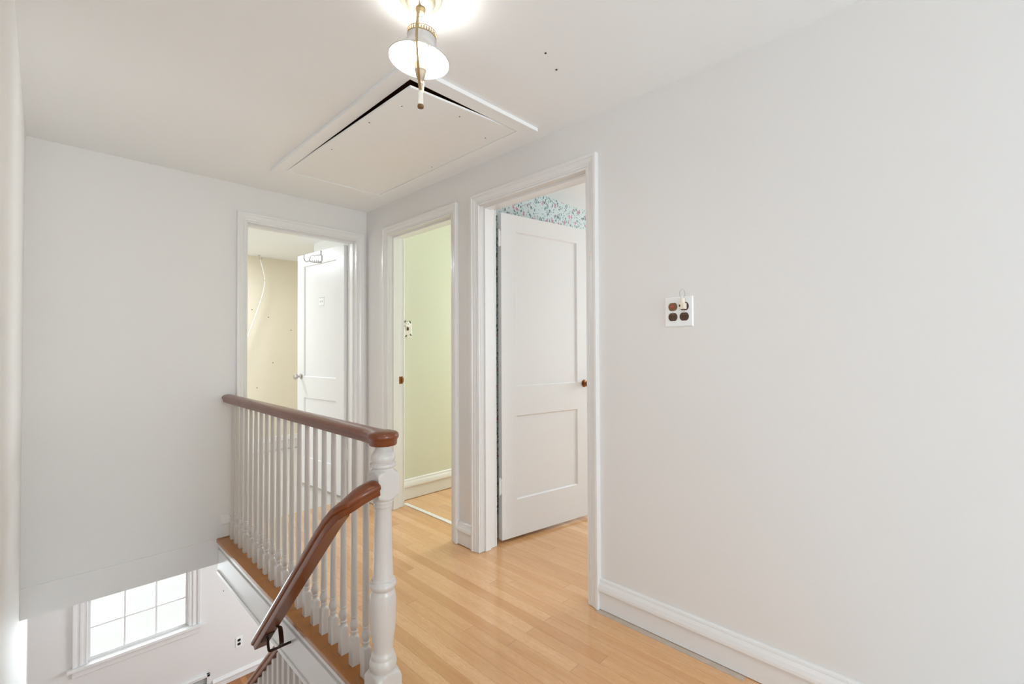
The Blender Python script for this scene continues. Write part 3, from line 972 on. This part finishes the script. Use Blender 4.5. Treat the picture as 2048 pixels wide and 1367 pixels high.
# local: x along the wall to the viewer's right, -y out of the wall
I = Matrix.Identity(4)
bm = bmesh.new()
hw, hh = 0.0585, 0.0605
outer = [(-hw, -hh), (hw, -hh), (hw, hh), (-hw, hh)]
lv = []
for k_, d in ((1.0, 0.0002), (1.0, -0.003), (0.94, -0.0062)):
    lv.append([bm.verts.new((x * k_, d, z * k_)) for x, z in outer])
for a, b in zip(lv, lv[1:]):
    for i in range(4):
        bm.faces.new((a[i], a[(i + 1) % 4], b[(i + 1) % 4], b[i]))
bm.faces.new(lv[-1])
obj('cover_plate', bm, 'plate', op)
for cx, cz, kind in ((-0.0235, 0.0205, 'cap'), (0.0235, 0.0205, 'night'), (-0.0235, -0.0205, 'plain'), (0.0235, -0.0205, 'plain')):
    bm = bmesh.new()
    octo(bm, cx, cz, 0.0192, 0.0164, -0.0055, -0.0085, I)
    r_ = obj('receptacle', bm, 'recept_tan' if kind == 'cap' else 'recept', op)
    r_['label'] = 'brown receptacle'
    if kind == 'cap':
        bm = bmesh.new()
        lathe(bm, [(0.0, 0.006), (0.004, 0.0055), (0.0075, 0.003), (0.0095, 0.0)], seg=20, cap=False, mat=Matrix.Translation((cx - 0.001, -0.0084, cz)) @ Matrix.Rotation(PI / 2, 4, 'X'))
        o = obj('socket_cover', bm, 'red', r_, smooth=True)
        o['label'] = 'red safety cover'
    if kind == 'plain':
        bm = bmesh.new()
        for dx in (-0.0055, 0.0055):
            bx(bm, cx + dx - 0.001, cx + dx + 0.001, -0.0089, -0.0083, cz - 0.004, cz + 0.005)
        obj('slot', bm, 'slot', r_)
        bm = bmesh.new()
        bx(bm, cx - 0.011, cx + 0.011, -0.0095, -0.0084, cz + 0.0085, cz + 0.0105)
        obj('face_ridge', bm, 'recept_tan', r_)
for cx in (-0.0235, 0.0235):
    bm = bmesh.new()
    lathe(bm, [(0.0, 0.0012), (0.0022, 0.001), (0.0028, 0.0)], seg=12, cap=False, mat=Matrix.Translation((cx, -0.0062, 0.0)) @ Matrix.Rotation(PI / 2, 4, 'X'))
    obj('screw', bm, 'grille', op, smooth=True)

nl = thing('night_light', 'cream plug-in night light with a clear bulb on the power plate', 'night light', (XR, 0.792, 1.357), -PI / 2)
bm = bmesh.new()
bx(bm, -0.0125, 0.0125, -0.034, -0.0088, -0.012, 0.012)
obj('body', bm, 'cream', nl, bevel=0.003)
bm = bmesh.new()
bx(bm, -0.0085, -0.0035, -0.0355, -0.0338, -0.003, 0.0055)
obj('switch', bm, 'recept', nl)
bm = bmesh.new()
lathe(bm, [(0.0, 0.010), (0.0095, 0.010), (0.0095, 0.028), (0.0085, 0.031), (0.0, 0.031)], (0, -0.022, 0), 20, cap=False)
obj('socket', bm, 'cream', nl, smooth=True)
bm = bmesh.new()
lathe(bm, [(0.0055, 0.030), (0.0065, 0.035), (0.0098, 0.043), (0.0108, 0.050), (0.0095, 0.057), (0.0055, 0.064), (0.0018, 0.069), (0.0, 0.070)], (0, -0.022, 0), 20, cap=False)
obj('bulb', bm, 'clear_bulb', nl, smooth=True)
bm = bmesh.new()
lathe(bm, [(0.0, 0.030), (0.0030, 0.030), (0.0022, 0.042), (0.0, 0.043)], (0, -0.022, 0), 10, cap=False)
obj('filament_post', bm, 'ivory', nl, smooth=True)

# lower hall outlet
lo_ = thing('wall_outlet', 'white power outlet with two dark sockets on the lower hall wall', 'outlet', (1.592, YW, EYE - 3.316))
bm = bmesh.new()
bx(bm, -0.036, 0.036, -0.005, -0.0002, -0.058, 0.058)
obj('cover_plate', bm, 'plate', lo_, bevel=0.002)
for cz in (0.0215, -0.0215):
    bm = bmesh.new()
    octo(bm, 0, cz, 0.0172, 0.0142, -0.0045, -0.008, I)
    obj('receptacle', bm, 'slot', lo_)

# flowered switch plate in the green room
sp = thing('switch_plate', 'flowered white light switch plate on the green wall', 'light switch', (2.034, GY, 1.343))
bm = bmesh.new()
bx(bm, -0.045, 0.042, -0.007, -0.0002, -0.062, 0.058)
obj('cover_plate', bm, 'ivory', sp, bevel=0.002)
bm = bmesh.new()
bx(bm, -0.005, 0.005, -0.020, -0.006, -0.002, 0.022)
obj('toggle', bm, 'recept', sp)
bm = bmesh.new()
for a in range(5):
    t_ = 2 * PI * a / 5
    lathe(bm, [(0.0, 0.010), (0.010, 0.006), (0.013, 0.0)], seg=12, cap=False,
          mat=Matrix.Translation((0.013 * math.cos(t_), -0.007, 0.046 + 0.013 * math.sin(t_))) @ Matrix.Rotation(PI / 2, 4, 'X'))
o = obj('flower', bm, 'ivory', sp, smooth=True)
for x, z, a in ((-0.024, 0.068, 0.5), (0.024, 0.066, -0.5), (-0.034, 0.030, 1.2), (0.030, -0.036, -0.9), (-0.012, -0.046, 0.8)):
    bm = bmesh.new()
    lathe(bm, [(0.0, -0.014), (0.0045, -0.006), (0.0055, 0.0), (0.004, 0.007), (0.0, 0.014)], seg=8, cap=False,
          mat=Matrix.Translation((x, -0.010, z)) @ Matrix.Rotation(a, 4, 'Y') @ Matrix.Scale(0.5, 4, (0, 1, 0)))
    o = obj('leaf_relief', bm, 'leafg', sp, smooth=True)
    o['label'] = 'dark green painted leaf'

# ================================================================== LOWER WINDOW AND VENT
w1 = thing('window_1', 'white grid window in the lower hall seen below the stairwell', 'window', (0.716, YW, WZ[0]), kind='structure')
wx = 0.716
bm = bmesh.new()
WCAS = [(0.0, -0.001), (0.0, 0.010), (0.006, 0.014), (0.010, 0.010), (0.030, 0.010), (0.034, 0.018), (0.050, 0.018), (0.054, 0.012), (0.074, 0.012), (0.078, 0.022), (0.098, 0.026), (0.104, 0.024), (0.104, -0.001)]
frame_moulding(bm, (0, 0, 0), (1, 0, 0), (0, -1, 0), WX[0] - wx, WX[1] - wx, 0.0, WZ[1] - WZ[0], WCAS)
obj('casing', bm, 'trim', w1)
bm = bmesh.new()
bx(bm, WX[0] - wx - 0.14, WX[1] - wx + 0.14, -0.052, 0.05, -0.028, -0.001)
bx(bm, WX[0] - wx - 0.104, WX[1] - wx + 0.104, -0.016, -0.001, -0.095, -0.028)
obj('window_sill', bm, 'trim', w1, bevel=0.003)
gx = (0.343 - wx, 1.089 - wx)
zs = (EYE - 2.907) - WZ[0]
sh1 = 0.272
bm = bmesh.new()
y0, y1 = 0.035, 0.07
bx(bm, WX[0] - wx, gx[0], y0, y1, 0.0, WZ[1] - WZ[0])
bx(bm, gx[1], WX[1] - wx, y0, y1, 0.0, WZ[1] - WZ[0])
bx(bm, gx[0], gx[1], y0, y1, 0.0, zs)
ztop = zs + 2 * sh1
bx(bm, gx[0], gx[1], y0, y1, ztop, ztop + 0.035)
bx(bm, gx[0], gx[1], y0, y1, ztop + 0.035 + 2 * sh1, WZ[1] - WZ[0])
o = obj('sash', bm, 'trim', w1, bevel=0.002)
bm = bmesh.new()
for i in (1, 2):
    xm = gx[0] + (gx[1] - gx[0]) * i / 3
    bx(bm, xm - 0.008, xm + 0.008, y0 + 0.004, y1 - 0.006, zs, WZ[1] - WZ[0] - 0.01)
for zz in (zs + sh1, ztop + 0.035 + sh1):
    bx(bm, gx[0], gx[1], y0 + 0.005, y1 - 0.007, zz - 0.007, zz + 0.007)
obj('muntin', bm, 'trim', o)
bm = bmesh.new()
bx(bm, gx[0], gx[1], 0.052, 0.055, zs, WZ[1] - WZ[0] - 0.01)
obj('pane', bm, 'glass', o)
bm = bmesh.new()
for a in ((WX[0] - wx - 0.0, WX[0] - wx + 0.004), (WX[1] - wx - 0.004, WX[1] - wx)):
    bx(bm, a[0], a[1], 0.0, 0.035, 0.0, WZ[1] - WZ[0])
obj('jamb', bm, 'trim', w1)

vt = thing('wall_vent', 'white framed return vent low on the lower hall wall', 'vent', (1.10, YW, LOW + 0.1))
bm = bmesh.new()
vx0, vx1, vz0, vz1 = -0.26, 0.206, -0.098, 0.106
for b in ((vx0, vx1, vz1 - 0.03, vz1), (vx0, vx1, vz0, vz0 + 0.03), (vx0, vx0 + 0.03, vz0, vz1), (vx1 - 0.03, vx1, vz0, vz1)):
    bx(bm, b[0], b[1], -0.03, -0.0005, b[2], b[3])
obj('frame', bm, 'trim', vt, bevel=0.003)
bm = bmesh.new()
bx(bm, vx0 + 0.03, vx1 - 0.03, -0.006, -0.001, vz0 + 0.03, vz1 - 0.03)
for i in range(9):
    zz = vz0 + 0.042 + i * 0.014
    bx(bm, vx0 + 0.03, vx1 - 0.03, -0.016, -0.006, zz, zz + 0.003)
obj('grille', bm, 'grille', vt)

# ================================================================== CORD IN THE YELLOW ROOM
ck = bmesh.new()
hxk, hyk = 1.735, 5.76
tube(ck, bez([(0, 0, 0.0), (0, 0, -0.03), (0.012, 0, -0.05), (0.026, 0, -0.04), (0.028, 0, -0.02)], 6), 0.004, 8)
lathe(ck, [(0.0, -0.0005), (0.014, -0.0005), (0.013, -0.005), (0.0, -0.006)], seg=14, cap=False)
o = obj('ceiling_hook', ck, 'grille', loc=(hxk, hyk, CEIL), smooth=True)
tag(o, 'small grey screw hook in the ceiling of the yellow room', 'hook')
bm = bmesh.new()
yk = 5.70


def at(u, v, y):
    """room point on the plane y from the direction measured for the cord"""
    yaw, pit, ro, f = CAMP
    dx, dz = (u - 1024) / f, (683.5 - v) / f
    fw, rt, up = CAMR
    r = fw + rt * dx + up * dz
    k = y / r.y
    return Vector((r.x * k, y, r.z * k + EYE))


def cam_axes(y, p, r):
    fw = Vector((math.sin(y) * math.cos(p), math.cos(y) * math.cos(p), math.sin(p)))
    rt = Vector((math.cos(y), -math.sin(y), 0))
    up = rt.cross(fw)
    return fw, rt * math.cos(r) + up * math.sin(r), -rt * math.sin(r) + up * math.cos(r)


CAMP = (math.radians(45.60460042), math.radians(0.88800739), math.radians(-0.24408763), 919.2638780417349)
CAMR = cam_axes(*CAMP[:3])
cp_ = [(hxk + 0.012, hyk, CEIL - 0.048)]
for x, z in ((1.775, 2.10), (1.79, 2.0), (1.775, 1.86), (1.72, 1.66), (1.65, 1.45), (1.60, 1.30), (1.50, 1.05), (1.42, 0.85)):
    cp_.append((x, yk + 0.05, z))
tube(bm, bez(cp_, 8), 0.006, 8)
o = obj('hanging_cord', bm, 'cordw', smooth=True)
tag(o, 'thin white cord hanging from the ceiling hook by the yellow wall', 'cord')

# small nail holes in the yellow wall and the lower wall
for par, pts, yy in (('wall_yellow', ((504, 619), (537, 634), (500, 660), (546, 725), (514, 775), (582, 660)), 5.85), ('wall_lower', ((447, 1181),), YW)):
    for u, v in pts:
        p = at(u, v, yy)
        bm = bmesh.new()
        lathe(bm, [(0.0, 0.0015), (0.005, 0.0012), (0.006, 0.0)], seg=8, cap=False, mat=Matrix.Translation(p) @ Matrix.Rotation(PI / 2, 4, 'X'))
        obj('nail_hole', bm, 'hole', bpy.data.objects[par])

# ================================================================== CAMERA
cam = bpy.data.cameras.new('camera')
cam.sensor_fit = 'HORIZONTAL'
cam.sensor_width = 36.0
cam.lens = CAMP[3] / 2048 * 36.0
cam.clip_start = 0.02
co = bpy.data.objects.new('camera', cam)
COL.objects.link(co)
fw, rt, up = CAMR
mw = Matrix(((rt.x, up.x, -fw.x, 0), (rt.y, up.y, -fw.y, 0), (rt.z, up.z, -fw.z, EYE), (0, 0, 0, 1)))
co.matrix_world = mw
scene.camera = co


# ================================================================== LIGHT
def area(name, loc, direction, sx, sy, power, col=(1, 1, 1), spread=PI):
    l = bpy.data.lights.new(name, 'AREA')
    l.shape = 'RECTANGLE'
    l.size, l.size_y = sx, sy
    l.energy = power
    l.color = col
    l.spread = spread
    o = bpy.data.objects.new(name, l)
    COL.objects.link(o)
    o.location = loc
    o.rotation_euler = Vector(direction).to_track_quat('-Z', 'Y').to_euler()
    return o


# daylight standing in the window openings, plus added fill lights
DAY = (0.86, 0.945, 1.0)
area('landing_window_daylight', (-2.46, (wy0 + wy1) / 2, (wz0 + wz1) / 2), (1, 0, 0.4), 1.43, 1.9, 14, DAY)
area('rear_added_fill', (0.6, -4.26, 1.3), (0, 1, 0.25), 1.8, 1.45, 84, DAY)  # added light in an invented rear window, brightens the back wall
area('yellow_room_window_daylight', (-1.66, 4.55, 1.35), (1, 0, 0), 1.3, 1.45, 17, DAY)
area('yellow_room_added_fill', (0.9, 5.0, 2.24), (0, 0, -1), 0.4, 0.4, 24, (0.86, 0.94, 1.0))  # added unseen fill under the ceiling, evens out wall and door
area('green_room_window_daylight', (4.75, 2.675, 1.45), (-1, 0, 0), 1.1, 0.75, 62, DAY)
area('floral_room_window_daylight', (4.75, 0.6, 1.35), (-1, 0, 0), 1.3, 1.4, 44, DAY)
area('lower_window_daylight', (0.716, YW + 0.2, -1.1), (0, -1, -0.1), 0.95, 1.3, 40, DAY)
area('lower_hall_added_fill', (3.45, 4.2, -1.2), (-1, 0, 0), 1.4, 1.4, 66, (0.8, 0.925, 1.0))  # added fill before the solid side wall, no window behind it

w = bpy.data.worlds.new('overcast_sky')
scene.world = w
w.use_nodes = True
nt = w.node_tree
bg = nt.nodes['Background']
tcw = nt.nodes.new('ShaderNodeTexCoord')
sxw = nt.nodes.new('ShaderNodeSeparateXYZ')
nt.links.new(tcw.outputs['Generated'], sxw.inputs[0])
rmp = nt.nodes.new('ShaderNodeValToRGB')
rmp.color_ramp.elements[0].position = 0.45
rmp.color_ramp.elements[0].color = (0.85, 0.87, 0.9, 1)
rmp.color_ramp.elements[1].position = 0.8
rmp.color_ramp.elements[1].color = (1, 1, 1, 1)
nt.links.new(sxw.outputs['Z'], rmp.inputs[0])
nt.links.new(rmp.outputs[0], bg.inputs['Color'])
bg.inputs['Strength'].default_value = 1.3

# ================================================================== VIEW
vs_ = scene.view_settings
vs_.view_transform = 'Standard'
vs_.look = 'None'
vs_.exposure = 0.14
vs_.gamma = 1.0
vs_.use_curve_mapping = False
scene.cycles.max_bounces = 12
scene.cycles.diffuse_bounces = 8
scene.cycles.transparent_max_bounces = 12
scene.cycles.use_denoising = True
